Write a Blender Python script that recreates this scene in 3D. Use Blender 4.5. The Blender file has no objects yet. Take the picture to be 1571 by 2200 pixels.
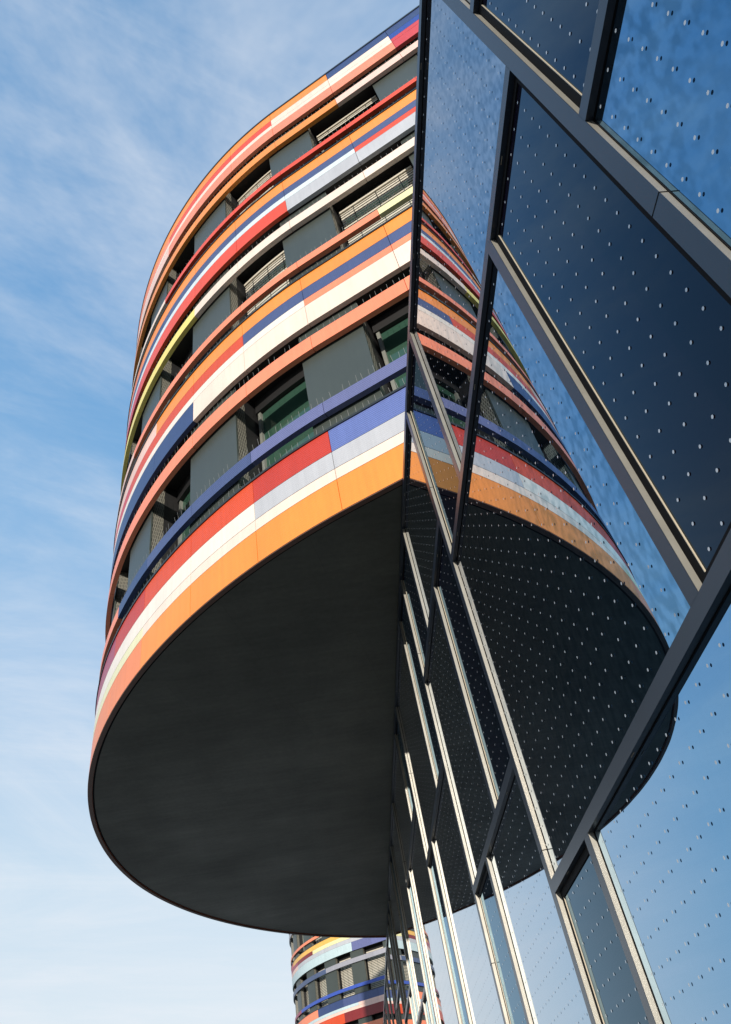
import bpy, math, random
import numpy as np
random.seed(7)
C = bpy.context.scene.collection
sc = bpy.context.scene

# ------------------------------------------------------------------ units
# plan unit u = distance from the camera to the front of the glass wall
S = 1.12          # metres per plan unit
EYE = 1.60        # camera height in metres
def W(x, y, z): return (x * S, y * S, z * S + EYE)

# ------------------------------------------------------------------ camera
Rb = np.array([[0.98831203, 0.01023632, -0.15210045],
               [-0.11642384, 0.69478137, -0.7097354],
               [0.09841148, 0.71914815, 0.68785254]])   # rows: right, down, forward
cam_d = bpy.data.cameras.new('camera'); cam = bpy.data.objects.new('camera', cam_d); C.objects.link(cam)
from mathutils import Matrix, Vector
right, down, fwd = [Vector(r) for r in Rb]
M = Matrix((right, -down, -fwd)).transposed().to_4x4(); M.translation = Vector((0, 0, EYE))
cam.matrix_world = M
cam_d.sensor_fit = 'HORIZONTAL'; cam_d.sensor_width = 36.0; cam_d.lens = 36.0 * 1579.94 / 1571.0
cam_d.clip_start = 0.05; cam_d.clip_end = 6000
sc.camera = cam

# ------------------------------------------------------------------ tagging
def empty(name, loc, label, cat, group=None):
    o = bpy.data.objects.new(name, None); C.objects.link(o); o.location = loc
    o['label'] = label; o['category'] = cat
    if group: o['group'] = group
    return o

class MB:
    def __init__(s): s.v = []; s.f = []; s.m = []; s.mats = []
    def mi(s, mat):
        if mat not in s.mats: s.mats.append(mat)
        return s.mats.index(mat)
    def face(s, pts, mat):
        n = len(s.v); s.v += [W(*p) for p in pts]; s.f.append(tuple(range(n, n + len(pts)))); s.m.append(s.mi(mat))
    def box(s, x0, x1, y0, y1, z0, z1, mat):
        p = [(x, y, z) for x in (x0, x1) for y in (y0, y1) for z in (z0, z1)]
        n = len(s.v); s.v += [W(*q) for q in p]; k = s.mi(mat)
        for f in ((0, 1, 3, 2), (4, 6, 7, 5), (0, 4, 5, 1), (2, 3, 7, 6), (0, 2, 6, 4), (1, 5, 7, 3)):
            s.f.append(tuple(n + i for i in f)); s.m.append(k)
    def grid(s, rows, mat, close=False):
        """rows: list of equal-length point rings; quads between neighbours"""
        n = len(s.v); w = len(rows[0]); k = s.mi(mat)
        for r in rows: s.v += [W(*p) for p in r]
        for i in range(len(rows) - 1):
            for j in range(w if close else w - 1):
                j2 = (j + 1) % w
                s.f.append((n + i * w + j, n + (i + 1) * w + j, n + (i + 1) * w + j2, n + i * w + j2)); s.m.append(k)
        return n
    def build(s, name, parent=None, smooth=False, bevel=0):
        me = bpy.data.meshes.new(name); me.from_pydata(s.v, [], s.f)
        for m in s.mats: me.materials.append(m)
        me.polygons.foreach_set('material_index', s.m)
        if smooth: me.polygons.foreach_set('use_smooth', [True] * len(s.f))
        me.update()
        o = bpy.data.objects.new(name, me); C.objects.link(o)
        if parent:
            o.parent = parent
            root = parent
            off = Vector((0, 0, 0))
            while root: off += root.location; root = root.parent
            o.location = -off
        if bevel:
            b = o.modifiers.new('bevel', 'BEVEL'); b.width = bevel; b.segments = 2; b.limit_method = 'ANGLE'
        return o

# ------------------------------------------------------------------ materials
def mat(name): 
    m = bpy.data.materials.new(name); m.use_nodes = True
    nt = m.node_tree; nt.nodes.clear()
    out = nt.nodes.new('ShaderNodeOutputMaterial')
    return m, nt, out
def N(nt, t, **kw):
    n = nt.nodes.new(t)
    for k, v in kw.items():
        if k in n.inputs.keys() if isinstance(k, str) else False: n.inputs[k].default_value = v
        else: setattr(n, k, v)
    return n
def srgb(r, g, b):
    f = lambda c: (c / 255 / 12.92) if c / 255 <= .04045 else ((c / 255 + .055) / 1.055) ** 2.4
    return (f(r), f(g), f(b), 1)

def surface(name, col, rough=.5, island=0., metal=0., var=.12, vscale=3., ribs=0., coat=0., spec=.5, streak=0., bump=0., bscale=40.):
    """painted or plain surface: slow colour drift, dirt streaks, optional fine horizontal ribs"""
    m, nt, out = mat(name)
    p = N(nt, 'ShaderNodeBsdfPrincipled'); nt.links.new(p.outputs[0], out.inputs[0])
    p.inputs['Roughness'].default_value = rough; p.inputs['Metallic'].default_value = metal
    p.inputs['Coat Weight'].default_value = coat; p.inputs['Coat Roughness'].default_value = .25
    p.inputs['Specular IOR Level'].default_value = spec
    tc = N(nt, 'ShaderNodeTexCoord')
    no = N(nt, 'ShaderNodeTexNoise'); no.inputs['Scale'].default_value = vscale; no.inputs['Detail'].default_value = 6; no.inputs['Roughness'].default_value = .62
    nt.links.new(tc.outputs['Object'], no.inputs['Vector'])
    mr = N(nt, 'ShaderNodeMapRange'); mr.inputs[1].default_value = .3; mr.inputs[2].default_value = .7
    mr.inputs[3].default_value = 1 - var; mr.inputs[4].default_value = 1 + var
    nt.links.new(no.outputs['Fac'], mr.inputs[0])
    last = mr.outputs[0]
    if streak:
        mp = N(nt, 'ShaderNodeMapping'); mp.inputs['Scale'].default_value = (9, 9, .45)
        nt.links.new(tc.outputs['Object'], mp.inputs['Vector'])
        n2 = N(nt, 'ShaderNodeTexNoise'); n2.inputs['Scale'].default_value = 1.6; n2.inputs['Detail'].default_value = 5
        nt.links.new(mp.outputs[0], n2.inputs['Vector'])
        m2 = N(nt, 'ShaderNodeMapRange'); m2.inputs[1].default_value = .35; m2.inputs[2].default_value = .7
        m2.inputs[3].default_value = 1; m2.inputs[4].default_value = 1 - streak
        nt.links.new(n2.outputs['Fac'], m2.inputs[0])
        mu = N(nt, 'ShaderNodeMath', operation='MULTIPLY'); nt.links.new(last, mu.inputs[0]); nt.links.new(m2.outputs[0], mu.inputs[1]); last = mu.outputs[0]
    if island:
        ge = N(nt, 'ShaderNodeNewGeometry'); ri = N(nt, 'ShaderNodeMapRange'); ri.inputs[3].default_value = 1 - island; ri.inputs[4].default_value = 1 + island
        nt.links.new(ge.outputs['Random Per Island'], ri.inputs[0]); mi = N(nt, 'ShaderNodeMath', operation='MULTIPLY'); nt.links.new(last, mi.inputs[0]); nt.links.new(ri.outputs[0], mi.inputs[1]); last = mi.outputs[0]
    vm = N(nt, 'ShaderNodeVectorMath', operation='SCALE'); vm.inputs[0].default_value = col[:3]
    nt.links.new(vm.outputs[0], p.inputs['Base Color'])
    if not ribs: nt.links.new(last, vm.inputs['Scale'])
    if ribs:
        sep = N(nt, 'ShaderNodeSeparateXYZ'); nt.links.new(tc.outputs['Object'], sep.inputs[0])
        a = N(nt, 'ShaderNodeMath', operation='MULTIPLY'); a.inputs[1].default_value = 2 * math.pi / .031; nt.links.new(sep.outputs['Z'], a.inputs[0])
        b = N(nt, 'ShaderNodeMath', operation='SINE'); nt.links.new(a.outputs[0], b.inputs[0])
        bp = N(nt, 'ShaderNodeBump'); bp.inputs['Strength'].default_value = ribs; bp.inputs['Distance'].default_value = .004
        nt.links.new(b.outputs[0], bp.inputs['Height']); nt.links.new(bp.outputs[0], p.inputs['Normal'])
        rt = N(nt, 'ShaderNodeMapRange'); rt.inputs[1].default_value = -1; rt.inputs[2].default_value = 1; rt.inputs[3].default_value = 1 - .45 * ribs; rt.inputs[4].default_value = 1 + .12 * ribs  # grooves between ribs also darkened in colour, painting their shade
        nt.links.new(b.outputs[0], rt.inputs[0]); mm = N(nt, 'ShaderNodeMath', operation='MULTIPLY'); nt.links.new(last, mm.inputs[0]); nt.links.new(rt.outputs[0], mm.inputs[1]); nt.links.new(mm.outputs[0], vm.inputs['Scale'])
    elif bump:
        n3 = N(nt, 'ShaderNodeTexNoise'); n3.inputs['Scale'].default_value = bscale; n3.inputs['Detail'].default_value = 5
        nt.links.new(tc.outputs['Object'], n3.inputs['Vector'])
        bp = N(nt, 'ShaderNodeBump'); bp.inputs['Strength'].default_value = bump; bp.inputs['Distance'].default_value = .01
        nt.links.new(n3.outputs['Fac'], bp.inputs['Height']); nt.links.new(bp.outputs[0], p.inputs['Normal'])
    return m

def clad(name, r, g, b, ribs=.25, k=1.):
    c = srgb(r, g, b); c = (c[0] * k, c[1] * k, c[2] * k, 1)
    return surface(name, c, rough=.42, var=.05, vscale=1.3, ribs=ribs, coat=.10, streak=.08, island=.05)

PAL = dict(
    orange=clad('orange panel', 246, 148, 58, ribs=.08), orange_sheen=clad('sheened orange panel', 240, 138, 80, ribs=.08),  # second orange is the first with sky sheen painted in
    cream=clad('cream panel', 244, 222, 206, ribs=.05), white=clad('white panel', 240, 230, 218, ribs=.05), palegreen=clad('pale yellow panel', 238, 234, 190),
    grey=clad('pale grey panel', 190, 192, 198, ribs=.12), blue=clad('violet blue panel', 106, 124, 190, ribs=.6), red=clad('red panel', 202, 62, 44, ribs=.45),
    redorange=clad('orange red panel', 226, 82, 38, ribs=.45), mauve=clad('plum red panel', 168, 66, 92), navy=clad('navy panel', 52, 70, 116, ribs=.15),
    slateblue=clad('slate blue panel', 76, 90, 136, ribs=.5), salmon=clad('salmon panel', 255, 146, 106, ribs=.2), pinksalmon=clad('pink salmon panel', 246, 146, 112),
    palepink=clad('pale pink panel', 246, 206, 192), yellow=clad('yellow panel', 246, 226, 120, ribs=.1), paleyellow=clad('light yellow panel', 238, 232, 176),
    icewhite=clad('ice white panel', 222, 234, 240), redbright=clad('bright red panel', 232, 80, 44, ribs=.12), roseRed=clad('rose red panel', 210, 68, 68),
    cobalt=clad('cobalt panel', 44, 74, 160), goldyellow=clad('golden yellow panel', 244, 190, 92), lightblue=clad('light blue panel', 196, 216, 220),
    darkred=clad('dark red panel', 132, 40, 42), railgrey=clad('grey rail panel', 160, 160, 170), railnavy=clad('navy rail panel', 76, 90, 124), railblue=clad('blue rail panel', 60, 88, 180),
    periwinkle=clad('periwinkle panel', 108, 114, 162, ribs=.5))
M_core = surface('dark core wall', (.012, .012, .013, 1), rough=.7)
M_black = surface('black gasket', (.006, .006, .007, 1), rough=.75, spec=.12)
def soffit_mat():
    m, nt, out = mat('anthracite render')
    p = N(nt, 'ShaderNodeBsdfPrincipled'); nt.links.new(p.outputs[0], out.inputs[0]); p.inputs['Roughness'].default_value = .44; p.inputs['Specular IOR Level'].default_value = .34
    tc = N(nt, 'ShaderNodeTexCoord'); last = None
    for sc3, scale, lo, hi, a, b in (((.45, 1, 1), 2.6, .3, .7, .88, 1.12), ((1, 1, 1), .5, .3, .7, .72, 1.28), ((.2, 1.6, 1), 9, .35, .7, .93, 1.07), ((1, 1, 1), 16, .3, .7, .93, 1.07), ((1, .1, 1), 2.2, .3, .7, .93, 1.07)):
        mp = N(nt, 'ShaderNodeMapping'); mp.inputs['Scale'].default_value = sc3; mp.inputs['Rotation'].default_value = (0, 0, math.radians(14)); nt.links.new(tc.outputs['Object'], mp.inputs[0])
        no = N(nt, 'ShaderNodeTexNoise'); no.inputs['Scale'].default_value = scale; no.inputs['Detail'].default_value = 5; nt.links.new(mp.outputs[0], no.inputs['Vector'])
        mr = N(nt, 'ShaderNodeMapRange'); mr.inputs[1].default_value = lo; mr.inputs[2].default_value = hi; mr.inputs[3].default_value = a; mr.inputs[4].default_value = b; nt.links.new(no.outputs['Fac'], mr.inputs[0])
        if last is None: last = mr.outputs[0]
        else:
            mu = N(nt, 'ShaderNodeMath', operation='MULTIPLY'); nt.links.new(last, mu.inputs[0]); nt.links.new(mr.outputs[0], mu.inputs[1]); last = mu.outputs[0]
    br = N(nt, 'ShaderNodeTexBrick'); br.inputs['Scale'].default_value = 1; br.inputs['Brick Width'].default_value = 2.5; br.inputs['Row Height'].default_value = 1.25; br.inputs['Mortar Size'].default_value = .006; br.inputs['Mortar Smooth'].default_value = 1
    br.inputs['Color1'].default_value = (1, 1, 1, 1); br.inputs['Color2'].default_value = (.94, .94, .94, 1); br.inputs['Mortar'].default_value = (.74, .74, .74, 1)
    mp = N(nt, 'ShaderNodeMapping'); mp.inputs['Rotation'].default_value = (0, 0, math.radians(14)); nt.links.new(tc.outputs['Object'], mp.inputs[0]); nt.links.new(mp.outputs[0], br.inputs['Vector'])
    vm = N(nt, 'ShaderNodeVectorMath', operation='MULTIPLY'); vm.inputs[1].default_value = (.092, .094, .074); nt.links.new(br.outputs['Color'], vm.inputs[0])
    v2 = N(nt, 'ShaderNodeVectorMath', operation='SCALE'); nt.links.new(vm.outputs[0], v2.inputs[0]); nt.links.new(last, v2.inputs['Scale']); nt.links.new(v2.outputs[0], p.inputs['Base Color'])
    rr = N(nt, 'ShaderNodeMapRange'); rr.inputs[1].default_value = .6; rr.inputs[2].default_value = 1.4; rr.inputs[3].default_value = .52; rr.inputs[4].default_value = .38; nt.links.new(last, rr.inputs[0]); nt.links.new(rr.outputs[0], p.inputs['Roughness'])
    return m
M_soffit = soffit_mat()
M_ledge = surface('dark metal ledge', (.035, .042, .045, 1), rough=.4, metal=.3)
M_shutter = surface('grey green shutter', (.052, .064, .058, 1), rough=.40, var=.08, vscale=1.2, streak=.05)
M_perf = None
M_frame = surface('window frame', (.20, .21, .19, 1), rough=.45)
M_slat = surface('beige blind slat', (.60, .56, .47, 1), rough=.5, var=.08)
M_spike = surface('steel spike', (.27, .265, .25, 1), rough=.4, metal=.1)
M_head = surface('dark window head', (.009, .009, .010, 1), rough=.6)
M_lip_shade = surface('orange lip in shade', (.13, .062, .042, 1), rough=.5)  # underside of the orange cladding with its shade put into the colour
M_roof = surface('roof felt', (.12, .12, .12, 1), rough=.9)
M_alu = surface('anodised mullion', (.31, .30, .265, 1), rough=.45, metal=.55, var=.12, vscale=7, streak=.06, coat=.0, spec=.6)
M_alu_shade = surface('anodised mullion in shade', (.013, .021, .036, 1), rough=.34, var=.10, vscale=5, coat=.18, spec=.5)  # same metal as the mullion sides, shade of the front faces painted in
M_gold = surface('gold slot and sunlit sash edge', (.46, .40, .30, 1), rough=.4)  # gold drain slots, and sunlight on the sash stile set in colour
M_plinth = surface('concrete plinth', (.24, .235, .225, 1), rough=.85, var=.2, bump=.2)

def perf_mat():
    m, nt, out = mat('perforated reveal')
    p = N(nt, 'ShaderNodeBsdfPrincipled'); nt.links.new(p.outputs[0], out.inputs[0]); p.inputs['Roughness'].default_value = .5
    tc = N(nt, 'ShaderNodeTexCoord'); br = N(nt, 'ShaderNodeTexBrick')
    mp = N(nt, 'ShaderNodeMapping'); mp.inputs['Rotation'].default_value = (math.radians(90), 0, 0)
    nt.links.new(tc.outputs['Object'], mp.inputs[0]); nt.links.new(mp.outputs[0], br.inputs['Vector'])
    br.inputs['Color1'].default_value = (.02, .02, .02, 1); br.inputs['Color2'].default_value = (.03, .03, .028, 1)
    br.inputs['Mortar'].default_value = (.19, .185, .155, 1); br.inputs['Scale'].default_value = 2.2
    br.inputs['Mortar Size'].default_value = .016; br.inputs['Brick Width'].default_value = .05; br.inputs['Row Height'].default_value = .16
    nt.links.new(br.outputs['Color'], p.inputs['Base Color'])
    return m
M_perf = perf_mat()

def glass(name, base, lo, hi, power, bump=(0, 1, 1, 1), tint=(1, 1, 1, 1), mottle=0., tint2=None):
    """coated glass: mirror layer whose strength grows towards grazing view, over a dark depth"""
    m, nt, out = mat(name)
    di = N(nt, 'ShaderNodeBsdfPrincipled'); di.inputs['Base Color'].default_value = base; di.inputs['Roughness'].default_value = .6; di.inputs['Specular IOR Level'].default_value = 0
    gl = N(nt, 'ShaderNodeBsdfGlossy'); gl.inputs['Roughness'].default_value = 0.0; gl.inputs['Color'].default_value = tint
    mx = N(nt, 'ShaderNodeMixShader'); nt.links.new(di.outputs[0], mx.inputs[1]); nt.links.new(gl.outputs[0], mx.inputs[2]); nt.links.new(mx.outputs[0], out.inputs[0])
    lw = N(nt, 'ShaderNodeLayerWeight'); lw.inputs['Blend'].default_value = .5
    po = N(nt, 'ShaderNodeMath', operation='POWER'); po.inputs[1].default_value = power; nt.links.new(lw.outputs['Facing'], po.inputs[0])
    mr = N(nt, 'ShaderNodeMapRange'); mr.inputs[3].default_value = lo; mr.inputs[4].default_value = hi; nt.links.new(po.outputs[0], mr.inputs[0]); nt.links.new(mr.outputs[0], mx.inputs[0])
    if mottle:      # quench marks of toughened glass
        t2 = N(nt, 'ShaderNodeTexCoord'); m2 = N(nt, 'ShaderNodeMapping'); m2.inputs['Scale'].default_value = (1, 26, 15); nt.links.new(t2.outputs['Object'], m2.inputs[0])
        n2 = N(nt, 'ShaderNodeTexNoise'); n2.inputs['Scale'].default_value = 1; n2.inputs['Detail'].default_value = 1.5; nt.links.new(m2.outputs[0], n2.inputs['Vector'])
        n3 = N(nt, 'ShaderNodeTexNoise'); n3.inputs['Scale'].default_value = 1.3; n3.inputs['Detail'].default_value = 2; nt.links.new(t2.outputs['Object'], n3.inputs['Vector'])
        r3 = N(nt, 'ShaderNodeMapRange'); r3.inputs[1].default_value = .38; r3.inputs[2].default_value = .62; r3.inputs[3].default_value = .35; r3.inputs[4].default_value = 1; nt.links.new(n3.outputs['Fac'], r3.inputs[0])
        r2 = N(nt, 'ShaderNodeMapRange'); r2.inputs[1].default_value = .40; r2.inputs[2].default_value = .62; r2.inputs[3].default_value = 0; r2.inputs[4].default_value = mottle; nt.links.new(n2.outputs['Fac'], r2.inputs[0])
        q = N(nt, 'ShaderNodeMath', operation='MULTIPLY'); nt.links.new(r2.outputs[0], q.inputs[0]); nt.links.new(r3.outputs[0], q.inputs[1])
        lw2 = N(nt, 'ShaderNodeLayerWeight'); lw2.inputs['Blend'].default_value = .5      # marks fade towards grazing view
        i2 = N(nt, 'ShaderNodeMapRange'); i2.inputs[1].default_value = .55; i2.inputs[2].default_value = .86; i2.inputs[3].default_value = 1; i2.inputs[4].default_value = .30; nt.links.new(lw2.outputs['Facing'], i2.inputs[0])
        q2 = N(nt, 'ShaderNodeMath', operation='MULTIPLY'); nt.links.new(q.outputs[0], q2.inputs[0]); nt.links.new(i2.outputs[0], q2.inputs[1])
        cm = N(nt, 'ShaderNodeMix', data_type='RGBA'); nt.links.new(q2.outputs[0], cm.inputs[0]); cm.inputs[7].default_value = (tint[0] * .35, tint[1] * .42, tint[2] * .42, 1)
        it = N(nt, 'ShaderNodeMapRange'); it.inputs[1].default_value = .56; it.inputs[2].default_value = .90; nt.links.new(lw2.outputs['Facing'], it.inputs[0])   # the coating is bluer face-on, neutral at grazing view
        ct = N(nt, 'ShaderNodeMix', data_type='RGBA'); nt.links.new(it.outputs[0], ct.inputs[0]); ct.inputs[6].default_value = tint; ct.inputs[7].default_value = tint2; nt.links.new(ct.outputs[2], cm.inputs[6])
        nt.links.new(cm.outputs[2], gl.inputs['Color'])
    if bump[0]:
        tc = N(nt, 'ShaderNodeTexCoord'); mp = N(nt, 'ShaderNodeMapping'); mp.inputs['Scale'].default_value = bump[1:]
        no = N(nt, 'ShaderNodeTexNoise'); no.inputs['Scale'].default_value = 1; no.inputs['Detail'].default_value = 2.5
        nt.links.new(tc.outputs['Object'], mp.inputs[0]); nt.links.new(mp.outputs[0], no.inputs['Vector'])
        bp = N(nt, 'ShaderNodeBump'); bp.inputs['Strength'].default_value = 1; bp.inputs['Distance'].default_value = bump[0]
        nt.links.new(no.outputs['Fac'], bp.inputs['Height']); nt.links.new(bp.outputs[0], gl.inputs['Normal'])
    return m
M_glass = glass('mirror glazing', (.006, .010, .016, 1), .40, .96, 2.0, bump=(.00006, 4, 4, 1.5), tint=(.36, .68, .97, 1), tint2=(1, .84, .74, 1), mottle=.6)
M_clear = glass('clear mirror glazing', (.006, .010, .016, 1), .46, .96, 2.0, bump=(.00005, 3, 3, 1.2), tint=(.36, .66, .97, 1), tint2=(.93, .93, .93, 1), mottle=.02)
M_sash = glass('dark sash glazing', (.007, .0055, .012, 1), .03, .95, 4.5, bump=(.00005, 2, 2, 1.2), tint=(.55, .80, 1, 1))
M_win = glass('green window glass', (.032, .078, .056, 1), .06, .6, 3.5, tint=(.85, 1, .92, 1))
M_dot = surface('white ceramic dot', (.58, .60, .62, 1), rough=.3, var=.08, coat=1.)

# ------------------------------------------------------------------ plan outline of the round wing (straight flank, then rounded head)
CX, CY, EA, EB, ET, EN = 4.295, 11.892, 7.731, 8.128, -.203, 1.956
NEAR, SLOPE = 242.0, .572
def outline():
    th = np.radians(np.linspace(0, 360, 7201)); c, s = np.cos(th), np.sin(th)
    r = (abs(c / EA) ** EN + abs(s / EB) ** EN) ** (-1 / EN)
    X = CX + r * (c * np.cos(ET) - s * np.sin(ET)); Y = CY + r * (c * np.sin(ET) + s * np.cos(ET))
    a = np.degrees(np.arctan2(Y - CY, X - CX)) % 360
    o = np.argsort(a); X, Y, a = X[o], Y[o], a[o]; k = (a <= NEAR) & (a >= 88)
    X, Y = X[k][::-1], Y[k][::-1]
    p0 = np.array([X[0], Y[0]]); d = np.array([1, -SLOPE]); d /= np.hypot(*d)
    p = np.vstack([p0 + d * l for l in np.linspace(8, .02, 400)] + [np.stack([X, Y], 1)])
    s = np.concatenate([[0], np.cumsum(np.hypot(*np.diff(p, axis=0).T))]) - 8.
    # resample evenly and smooth the tangent
    u = np.arange(-7.8, s[-1], .02); q = np.stack([np.interp(u, s, p[:, 0]), np.interp(u, s, p[:, 1])], 1)
    t = np.gradient(q, axis=0); ker = np.ones(25) / 25
    t = np.stack([np.convolve(np.pad(t[:, i], 12, 'edge'), ker, 'valid') for i in (0, 1)], 1)
    t /= np.hypot(*t.T)[:, None]
    return u, q, np.stack([t[:, 1], -t[:, 0]], 1)
OS, OP, ON = outline()
S0, S1 = -6.6, float(OS[-1]) - .1
def pt(s, off, z, dy=0.):
    x = np.interp(s, OS, OP[:, 0]) + off * np.interp(s, OS, ON[:, 0]); y = np.interp(s, OS, OP[:, 1]) + off * np.interp(s, OS, ON[:, 1])
    return (float(x), float(y) + dy, z)
def samples(a, b, step=.12):
    n = max(2, int(math.ceil((b - a) / step)) + 1); return list(np.linspace(a, b, n))

JOINTS = [-6.35, -5.06, -3.78, -2.50, -1.215, .06, 1.075, 2.12, 3.19, 4.24] + [4.24 + 1.06 * i for i in range(1, 40)]
JOINTS = [j for j in JOINTS if S0 < j < S1]
SHUT = [(-4.72, -3.85), (-2.72, -1.87), (-.57, .27), (1.37, 2.29), (3.38, 4.25)]
k = 5.40
while k + .9 < S1: SHUT.append((k, k + .90)); k += 2.03
SHUT = [(a - 0., b) for a, b in SHUT]

def slab(mb, a, b, z0, z1, o0, o1, m, dy, step=.12):
    """curved slab following the outline: outer face at o0, back at o1"""
    ss = samples(a, b, step)
    rows = [[pt(s, o1, z0, dy), pt(s, o0, z0, dy), pt(s, o0, z1, dy), pt(s, o1, z1, dy)] for s in ss]
    n = mb.grid(rows, m, close=True); k = mb.mi(m)
    mb.f.append((n, n + 1, n + 2, n + 3)); mb.m.append(k)
    e = n + 4 * (len(ss) - 1); mb.f.append((e + 3, e + 2, e + 1, e)); mb.m.append(k)

def strip(name, parent, z0, z1, segs, dy, o0=0., o1=.06, gap=.007):
    """one row of cladding panels; segs = [(from_s, colour), ...] in rising s"""
    mb = MB(); cuts = sorted(set([S0] + JOINTS + [s for s, _ in segs if S0 < s < S1] + [S1]))
    for a, b in zip(cuts[:-1], cuts[1:]):
        if b - a < .03: continue
        col = [c for s, c in segs if s <= a + 1e-4][-1]
        slab(mb, a + gap / 2, b - gap / 2, z0 + gap / 2, z1 - gap / 2, o0, o1, PAL[col], dy)
    return mb.build(name, parent)

SPIKES = []
def spikes(z, dy, off, s0, s1, seed):
    rnd = random.Random(seed); s = s0
    while s < s1:
        s += .080 + rnd.uniform(-.012, .012)
        if rnd.random() < .06: continue
        h = .128 + rnd.uniform(-.02, .015); le = rnd.uniform(-.006, .010); lo = rnd.uniform(-.02, .0); r = .0016
        b = [pt(s - r, off, z, dy), pt(s + r, off, z, dy), pt(s, off + r * 1.6, z, dy)]
        t = [pt(s - r + le, off + lo, z + h, dy), pt(s + r + le, off + lo, z + h, dy), pt(s + le, off + lo + r * 1.6, z + h, dy)]
        d = math.dist((0, 0, 0), b[0]) + (50 if s < -1.1 else 0)
        SPIKES.append((d, b, t))
def place_spikes(root):
    SPIKES.sort(key=lambda q: q[0])
    for d, b, t in SPIKES[:100]:
        mb = MB(); mb.grid([b, t], M_spike, close=True); mb.build('bird_spike', root)
    mb = MB()
    for d, b, t in SPIKES[100:]: mb.grid([b, t], M_spike, close=True)
    o = mb.build('bird_spikes', root); o['kind'] = 'stuff'

def disc(mb, z, off, m, dy, up):
    ring = [pt(s, off, z, dy) for s in samples(S0, S1, .1)]
    if up: ring = ring[::-1]
    mb.face(ring, m)

def build_tower(dy, label, scheme, blinds, detail):
    root = empty('round_office_building', W(CX, CY + dy, -EYE / S), label, 'office building')
    # core, soffit, roof
    mb = MB(); mb.grid([[pt(s, .64, 4.70, dy), pt(s, .64, 15.2, dy)] for s in samples(S0, S1, .2)], M_core); mb.build('core_wall', root)
    mb = MB(); disc(mb, 4.660, .085, M_soffit, dy, False); mb.build('soffit', root)
    mb = MB(); slab(mb, S0, S1, 4.668, 4.70, .06, .10, M_black, dy); mb.build('soffit_groove', root)
    mb = MB(); slab(mb, S0, S1, 4.642, 4.652, .003, .058, M_lip_shade, dy); mb.build('shaded_lip', root)  # brown strip painting the shaded bottom lip of the orange row
    mb = MB(); disc(mb, 15.15, .05, M_roof, dy, True); mb.build('roof', root)
    mb = MB(); slab(mb, S0, S1, 15.275, 15.325, -.012, .12, M_ledge, dy); mb.build('parapet_cap', root)
    mb = MB()       # rear closing wall across the back of the wing
    a, b = pt(S0, .1, 0, dy), pt(S1, .1, 0, dy)
    mb.face([(a[0], a[1], 4.7), (b[0], b[1], 4.7), (b[0], b[1], 15.15), (a[0], a[1], 15.15)], M_shutter); mb.build('rear_wall', root)
    # spandrels with their rows of coloured panels
    zb = [4.65, 7.825, 11.02, 14.20]; zt = [5.785, 8.93, 12.10, 15.275]
    for i in range(4):
        mb = MB(); slab(mb, S0, S1, zb[i] + .03, zt[i] - .005, .062, .62, M_head, dy); sp = mb.build('spandrel', root)
        for z0, z1, segs in scheme['S'][i]: strip('cladding_strip', sp, z0, z1, segs, dy)
        if i < 3:
            mb = MB(); slab(mb, S0, S1, zt[i], zt[i] + .028, -.014, .46, M_ledge, dy); lg = mb.build('ledge', root)
            if detail: spikes(zt[i] + .028, dy, .03, -4.2, 8.5, 11 * i + 1)
    rails = [('A', 0, 6.072, 6.265), ('B', 0, 7.295, 7.555), ('A', 1, 9.235, 9.40), ('B', 1, 10.425, 10.665), ('A', 2, 12.385, 12.535), ('B', 2, 13.60, 13.865)]
    for kind, i, z0, z1 in rails:
        r = strip('sunshade_rail', root, z0, z1, scheme[kind][i], dy, o0=-.004, o1=.062)
        if detail: spikes(z1, dy, .02, -4.2, 8.5, 100 + 10 * i + ord(kind))
    # shutters and windows, storey by storey
    for i in range(3):
        z0, z1 = zt[i] + .03, zb[i + 1] + .02
        for a, b in SHUT:
            mb = MB(); slab(mb, a, b, z0, z1, .085, .105, M_shutter, dy); sh = mb.build('shutter', root)
            mb = MB(); slab(mb, a + .012, b - .012, z0, z1, .106, .26, M_perf, dy); mb.build('perforated_reveal', sh)
            mb = MB(); slab(mb, a + .02, b - .02, z0, z1, .262, .63, M_head, dy); mb.build('pier', sh)
        for j in range(len(SHUT) - 1):
            a, b = SHUT[j][1], SHUT[j + 1][0]
            a += .02 - .018; b -= .02 - .018
            if b - a < .2: continue
            mb = MB(); f = .045; zh = z1 - .24
            slab(mb, a, b, zh, z1, .44, .62, M_head, dy)                         # head box
            slab(mb, a + .02, a + .02 + f, z0, zh, .46, .56, M_frame, dy); slab(mb, b - .02 - f, b - .02, z0, zh, .46, .56, M_frame, dy)
            slab(mb, a + .02 + f, b - .02 - f, z0, z0 + f, .46, .56, M_frame, dy)
            w = mb.build('window', root)
            mb = MB(); mb.grid([[pt(s, .50, z0 + f, dy), pt(s, .50, zh, dy)] for s in samples(a + .02 + f, b - .02 - f)], M_win); mb.build('pane', w, smooth=True)
            st = blinds(i, j)
            if st:
                mb = MB(); top = zh - .02; bot = z0 + .05 if st == 1 else top - .08
                z = top
                while z > bot:
                    mb.grid([[pt(s, .410, z - .022, dy), pt(s, .404, z, dy), pt(s, .408, z + .020, dy)] for s in samples(a + .03, b - .03, .2)], M_slat); z -= .074
                slab(mb, a + .03, b - .03, top + .0, top + .05, .38, .435, M_slat, dy)
                for q in (.2, .5, .8):
                    s = a + (b - a) * q; slab(mb, s - .004, s + .004, bot, top, .392, .397, M_ledge, dy)
                mb.build('blind', w)
    if detail: place_spikes(root)
    return root

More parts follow.
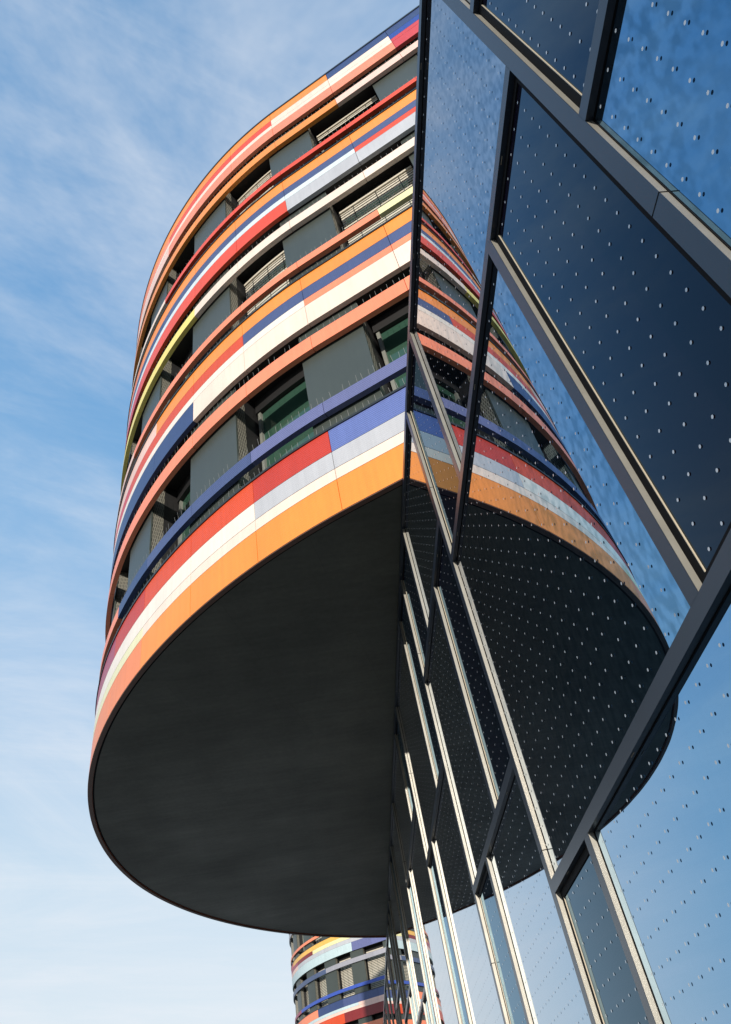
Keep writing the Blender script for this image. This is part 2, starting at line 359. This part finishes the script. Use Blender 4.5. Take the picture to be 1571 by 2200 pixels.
SCHEME1 = dict(
    S=[[(4.65, 5.066, [(-9, 'orange'), (3.19, 'orange_sheen'), (5.3, 'pinksalmon')]), (5.066, 5.215, [(-9, 'cream'), (3.19, 'palegreen')]), (5.215, 5.462, [(-9, 'grey'), (1.075, 'white')]),  # orange paling leftwards is sheen put into the panel colours
        (5.462, 5.785, [(-9, 'blue'), (.06, 'red'), (1.075, 'redorange'), (3.19, 'red'), (4.24, 'mauve')])],  # drift from orange red to plum imitates sheen on the turning wall
       [(7.825, 8.245, [(-9, 'cream'), (2.12, 'navy')]), (8.245, 8.395, [(-9, 'cream'), (-9, 'salmon'), (.06, 'white')]), (8.395, 8.64, [(-9, 'slateblue'), (1.075, 'redorange'), (4.24, 'roseRed')]),
        (8.64, 8.93, [(-9, 'orange'), (3.19, 'palepink')])],
       [(11.02, 11.405, [(-9, 'grey'), (.06, 'redbright'), (4.24, 'roseRed')]), (11.405, 11.565, [(-9, 'redbright'), (-1.215, 'icewhite')]), (11.565, 11.785, [(-9, 'slateblue'), (3.19, 'navy')]),
        (11.785, 12.10, [(-9, 'orange'), (4.24, 'orange_sheen')])],
       [(14.20, 14.56, [(-9, 'roseRed'), (-2.50, 'pinksalmon'), (3.19, 'palepink')]), (14.56, 14.725, [(-9, 'roseRed'), (-2.50, 'cream')]), (14.725, 14.965, [(-9, 'cobalt'), (-2.50, 'cream'), (.06, 'redbright'), (3.19, 'salmon')]),
        (14.965, 15.275, [(-9, 'navy'), (-1.215, 'orange'), (4.24, 'orange_sheen')])]],
    A=[[(-9, 'periwinkle'), (1.075, 'slateblue'), (3.19, 'navy'), (4.24, 'salmon')], [(-9, 'paleyellow'), (-1.215, 'salmon'), (4.24, 'palepink')], [(-9, 'redbright'), (3.19, 'cream')]],
    B=[[(-9, 'salmon')], [(-9, 'cream'), (2.12, 'yellow')], [(-9, 'palepink'), (-2.50, 'palepink'), (-1.215, 'orange')]])
SCHEME2 = dict(
    S=[SCHEME1['S'][0],
       [(7.825, 8.28, [(-9, 'darkred'), (1.075, 'redorange')]), (8.28, 8.42, [(-9, 'palepink')]), (8.42, 8.56, [(-9, 'palepink'), (.06, 'lightblue')]), (8.56, 8.93, [(-9, 'slateblue'), (1.075, 'navy'), (3.19, 'salmon')])],  # dark red end of the lowest row is cast shade painted in
       [(11.02, 11.46, [(-9, 'periwinkle'), (.06, 'lightblue')]), (11.46, 11.67, [(-9, 'grey'), (5.30, 'palepink')]), (11.67, 11.87, [(-9, 'paleyellow'), (3.19, 'darkred'), (5.3, 'mauve')]), (11.87, 12.10, [(-9, 'goldyellow'), (6.36, 'roseRed')])],
       SCHEME1['S'][3]],
    A=[SCHEME1['A'][0], [(-9, 'railblue'), (5.30, 'mauve')], [(-9, 'salmon')]],
    B=[[(-9, 'salmon')], [(-9, 'railgrey'), (2.12, 'railnavy')], [(-9, 'railgrey')]])

def blinds1(i, j):
    if i == 1: return {0: 1, 1: 1, 2: 1}.get(j, 0)
    if i == 2: return {0: 2, 1: 2, 2: 1}.get(j, 0)
    return 0
build_tower(0., 'rounded office block banded in orange, cream, red and blue, cantilevered overhead with a dark underside', SCHEME1, blinds1, True)
build_tower(42., 'distant rounded office block with blue rails and lowered beige blinds below the dark soffit', SCHEME2, lambda i, j: 1 if i < 2 or j % 2 else 0, False)

# ------------------------------------------------------------------ the glass wall (front of its frame at x = 1)
wall = empty('glass_facade', W(1.05, 20, -EYE / S), 'tall dark-framed glass curtain wall with white dots mirroring the striped block and sky', 'glass facade')
ZG = -EYE / S; ZP = ZG + .14; ZT0, ZT1 = 4.585, 4.645
XG = 1.027        # glass plane
DOT_P = (.0945, .0885); DOT_R = .0053
def frame_piece(name, y0, y1, z0, z1):
    mb = MB(); vert = (z1 - z0) > (y1 - y0)
    mb.box(1.0, 1.0025, y0 - .0004, y1 + .0004, z0 - .0004, z1 + .0004, M_alu_shade); mb.box(1.0025, 1.0240, y0, y1, z0, z1, M_alu if vert else M_alu_shade)
    mb.box(1.0240, 1.06, *((y0 - .003, y1 + .003, z0, z1) if vert else (y0, y1, z0 - .003, z1 + .003)), M_black)
    o = mb.build(name, wall)
    if not vert and y0 < 18:       # drain slots on the underside
        y = y0 + .31
        while y < y1 - .1:
            d = MB(); d.box(1.008, 1.0105, y, y + .035, z0 - .0016, z0 - .0006, M_gold); d.build('drain_slot', o); y += 1.13
    if vert and z1 - z0 > 5 and -1 < y0 < 18:      # splice joints in the long posts
        for z in (SPLICE[int(y0 * 7) % 3], SPLICE[int(y0 * 7) % 3] + 2.55):
            d = MB(); d.box(.9993, 1.0242, y0 - .0012, y1 + .0012, z, z + .004, M_black); d.build('splice_joint', o)
    return o
SPLICE = (.35, 1.15, 1.72)
def pane(y0, y1, z0, z1, sash):
    par = wall
    if sash:
        f = .034; mb = MB(); xa, xb = 1.0236, XG + .02; g = .0035
        mb.box(xa, xb, y0 + g, y0 + f, z0 + g, z1 - g, M_black); mb.box(xa, xb, y1 - f, y1 - g, z0 + g, z1 - g, M_black)
        mb.box(xa, xb, y0 + f, y1 - f, z0 + g, z0 + f, M_black); mb.box(xa, xb, y0 + f, y1 - f, z1 - f, z1 - g, M_black)
        mb.box(xa - .0003, XG + .0012, y1 - f - .0030, y1 - f - .0004, z0 + f + .001, z1 - f - .001, M_gold)  # sun on the stile's inner face, painted as a pale strip
        par = mb.build('sash', wall); y0 += f; y1 -= f; z0 += f; z1 -= f
    mb = MB(); m = M_sash if sash else (M_clear if ((z0 < 0 and y0 > 0) or y0 > 3.7) else M_glass)
    xg = XG + (.0015 if sash else 0); mb.face([(xg, y0, z0), (xg, y0, z1), (xg, y1, z1), (xg, y1, z0)], m)
    if y0 < 13.5:
        xd = XG - (.001 if sash else .0052); w, h = y1 - y0, z1 - z0
        ny, nz = int((w - .05) / DOT_P[0]), int((h - .05) / DOT_P[1]); oy = (w - ny * DOT_P[0]) / 2; oz = (h - nz * DOT_P[1]) / 2
        nseg = 12 if y0 < 6 else 8
        ring = [(DOT_R * math.cos(2 * math.pi * q / nseg), DOT_R * math.sin(2 * math.pi * q / nseg)) for q in range(nseg)]
        for i in range(ny + 1):
            for j in range(nz + 1):
                cy, cz = y0 + oy + i * DOT_P[0], z0 + oz + j * DOT_P[1]
                mb.face([(xd, cy + a, cz + b) for a, b in ring], M_dot)
    return mb.build('pane', par)

FW = .062
# (left post y, right post y, transom z, [ (y of post above) ], [ (y of post below) ], which panes above / below are sashes)
POSTS = [-7.0, -4.3, -1.55, .775, 3.695, 5.85, 8.40, 11.36, 13.95, 17.05, 19.6, 22.4, 25.2, 27.8, 30.9, 33.5, 36.2, 39.0, 41.9, 44.6]
for y in POSTS: frame_piece('mullion', y, y + FW, ZP, ZT0)
frame_piece('top_rail', POSTS[0], POSTS[-1] + FW, ZT0, ZT1)
def span(y0, y1, tiers):
    """tiers: [(z0, z1, post_y or None, sash side)], transoms between tiers"""
    for n, (z0, z1, py, side) in enumerate(tiers):
        if n: frame_piece('transom', y0, y1, z0 - .056, z0)
        if py is None: pane(y0, y1, z0, z1, False)
        else:
            frame_piece('mullion', py, py + FW, z0, z1)
            pane(y0, py, z0, z1, side == 'L'); pane(py + FW, y1, z0, z1, side == 'R')
T = .056
BAYS = {
    2: [(ZP, 2.24, -.9, 'L'), (2.295, 3.565, .02, 'R'), (3.62, ZT0, -.9, 'L')],
    3: [(ZP, .96, 2.965, 'R'), (1.016, 2.995, 1.502, 'L'), (3.05, ZT0, 2.955, 'R')],
    4: [(ZP, 1.603, 5.083, 'R'), (1.659, 3.386, 4.446, 'L'), (3.442, ZT0, 5.083, 'R')],
    5: [(ZP, 2.652, 7.66, 'R'), (2.708, ZT0, 6.555, 'L')],
    6: [(ZP, 3.352, 10.64, 'R'), (3.408, ZT0, 9.12, 'L')],
    7: [(ZP, 2.08, 12.1, 'L'), (2.136, ZT0, 13.2, 'R')],
    8: [(ZP, 2.652, 14.75, 'L'), (2.708, ZT0, 16.2, 'R')]}
rnd = random.Random(3)
for b in range(len(POSTS) - 1):
    y0, y1 = POSTS[b] + FW, POSTS[b + 1]
    tiers = BAYS.get(b)
    if tiers is None:
        zt = rnd.choice([1.0, 1.66, 2.65, 3.35]); fl = rnd.random() < .5
        tiers = [(ZP, zt - T, (y0 + .7) if fl else (y1 - .76), 'L' if fl else 'R'), (zt, ZT0, (y1 - .76) if fl else (y0 + .7), 'R' if fl else 'L')]
    span(y0, y1, tiers)
mb = MB(); mb.box(.985, 1.3, POSTS[0], POSTS[-1] + FW, ZG, ZP - .003, M_plinth); mb.build('plinth', wall)
mb = MB(); mb.box(1.061, 1.30, POSTS[0], POSTS[-1] + FW, ZT0 + .005, ZT1 - .02, M_ledge); mb.box(1.301, 14, POSTS[0], POSTS[-1] + FW, ZT0 - .2, ZT1 - .06, M_roof); mb.build('roof_deck', wall)
mb = MB(); mb.box(1.35, 14, POSTS[0], POSTS[-1] + FW, ZG, ZT0 - .201, M_core); mb.build('rear_block', wall)

# ------------------------------------------------------------------ ground
def ground(name, x0, x1, y0, y1, h, m):
    me = bpy.data.meshes.new(name); me.from_pydata([(x0, y0, h), (x1, y0, h), (x1, y1, h), (x0, y1, h)], [], [(0, 1, 2, 3)]); me.materials.append(m)
    o = bpy.data.objects.new(name, me); C.objects.link(o); o['kind'] = 'structure'; return o
M_pave = surface('paving', (.30, .29, .27, 1), rough=.85, var=.2, vscale=.8, bump=.2, bscale=20)
M_land = surface('open ground', (.16, .17, .13, 1), rough=.95, var=.3, vscale=.05)
ground('ground', -2500, 2500, -2500, 2500, -.15, M_land)
pv = MB(); pv.box(-14, .985, -14, 60, ZG - .15, ZG, M_pave); po = pv.build('pavement'); po['kind'] = 'structure'

# ------------------------------------------------------------------ sky and sun
SUN = Vector((-.118, -.98, .184)).normalized()
el = math.asin(SUN.z)
w = bpy.data.worlds.new('World'); sc.world = w; w.use_nodes = True; nt = w.node_tree; nt.nodes.clear()
out = N(nt, 'ShaderNodeOutputWorld'); bg = N(nt, 'ShaderNodeBackground'); nt.links.new(bg.outputs[0], out.inputs[0]); bg.inputs['Strength'].default_value = .1
bg.inputs['Strength'].default_value = .15
sky = N(nt, 'ShaderNodeTexSky'); sky.sky_type = 'NISHITA'; sky.sun_disc = False; sky.sun_elevation = el; sky.sun_rotation = math.radians(186.9)
tc = N(nt, 'ShaderNodeTexCoord'); sep = N(nt, 'ShaderNodeSeparateXYZ'); nt.links.new(tc.outputs['Generated'], sep.inputs[0])
ramp = N(nt, 'ShaderNodeValToRGB'); nt.links.new(sep.outputs['Z'], ramp.inputs[0])      # thin veil of high haze: pale at the horizon, clear blue overhead
stops = [(0.0, (.76, .82, .88)), (.20, (.745, .84, .925)), (.33, (.62, .775, .915)), (.52, (.40, .61, .865)), (.70, (.255, .495, .805)), (.86, (.14, .375, .71)), (1.0, (.085, .30, .61))]
ramp.color_ramp.elements[0].position = 0; ramp.color_ramp.elements[1].position = 1
for p, c in stops[1:-1]: ramp.color_ramp.elements.new(p)
for e, (p, c) in zip(ramp.color_ramp.elements, stops): e.position = p; e.color = (*c, 1)
vs = N(nt, 'ShaderNodeVectorMath', operation='SCALE'); nt.links.new(ramp.outputs[0], vs.inputs[0]); vs.inputs['Scale'].default_value = 1 / .15
mixh = N(nt, 'ShaderNodeMix', data_type='RGBA'); mixh.inputs[0].default_value = .90
nt.links.new(sky.outputs[0], mixh.inputs[6]); nt.links.new(vs.outputs[0], mixh.inputs[7])
# cirrus on a high flat layer: direction divided by its height
zp = N(nt, 'ShaderNodeMath', operation='ADD'); zp.inputs[1].default_value = .12; nt.links.new(sep.outputs['Z'], zp.inputs[0])
mxz = N(nt, 'ShaderNodeMath', operation='MAXIMUM'); mxz.inputs[1].default_value = .05; nt.links.new(zp.outputs[0], mxz.inputs[0])
dv = N(nt, 'ShaderNodeVectorMath', operation='DIVIDE'); nt.links.new(tc.outputs['Generated'], dv.inputs[0]); nt.links.new(mxz.outputs[0], dv.inputs[1])
def cloud(rot, sc3, scale, lo, hi, amt, seed):
    mp = N(nt, 'ShaderNodeMapping'); mp.inputs['Scale'].default_value = sc3; mp.inputs['Location'].default_value = (seed, seed * .7, 0)
    m0 = N(nt, 'ShaderNodeMapping'); m0.inputs['Rotation'].default_value = (0, 0, math.radians(rot)); nt.links.new(dv.outputs[0], m0.inputs[0]); nt.links.new(m0.outputs[0], mp.inputs[0])
    no = N(nt, 'ShaderNodeTexNoise'); no.inputs['Scale'].default_value = scale; no.inputs['Detail'].default_value = 7; no.inputs['Roughness'].default_value = .66; no.inputs['Distortion'].default_value = .55
    nt.links.new(mp.outputs[0], no.inputs['Vector'])
    mr = N(nt, 'ShaderNodeMapRange', interpolation_type='SMOOTHSTEP'); mr.inputs[1].default_value = lo; mr.inputs[2].default_value = hi; mr.inputs[3].default_value = 0; mr.inputs[4].default_value = amt
    nt.links.new(no.outputs['Fac'], mr.inputs[0]); return mr.outputs[0]
c1 = cloud(-28, (.22, 1, 1), 2.6, .44, .80, .40, 3.1); c2 = cloud(40, (1, .6, 1), 1.5, .38, .76, .56, 8.3)
ad = N(nt, 'ShaderNodeMath', operation='ADD'); nt.links.new(c1, ad.inputs[0]); nt.links.new(c2, ad.inputs[1]); ad.use_clamp = True
mixc = N(nt, 'ShaderNodeMix', data_type='RGBA'); nt.links.new(ad.outputs[0], mixc.inputs[0]); nt.links.new(mixh.outputs[2], mixc.inputs[6]); mixc.inputs[7].default_value = (.84 / .15, .88 / .15, .94 / .15, 1)
nt.links.new(mixc.outputs[2], bg.inputs[0])
sl = bpy.data.lights.new('sun', 'SUN'); sl.energy = 4.5; sl.angle = math.radians(.5); sl.color = (1, .91, .79)
so = bpy.data.objects.new('sun', sl); C.objects.link(so); so.rotation_euler = SUN.to_track_quat('Z', 'Y').to_euler(); so.location = (0, -20, 30)

sc.view_settings.view_transform = 'Standard'; sc.view_settings.look = 'None'; sc.view_settings.exposure = 0
sc.cycles.max_bounces = 8; sc.cycles.caustics_reflective = False; sc.cycles.caustics_refractive = False
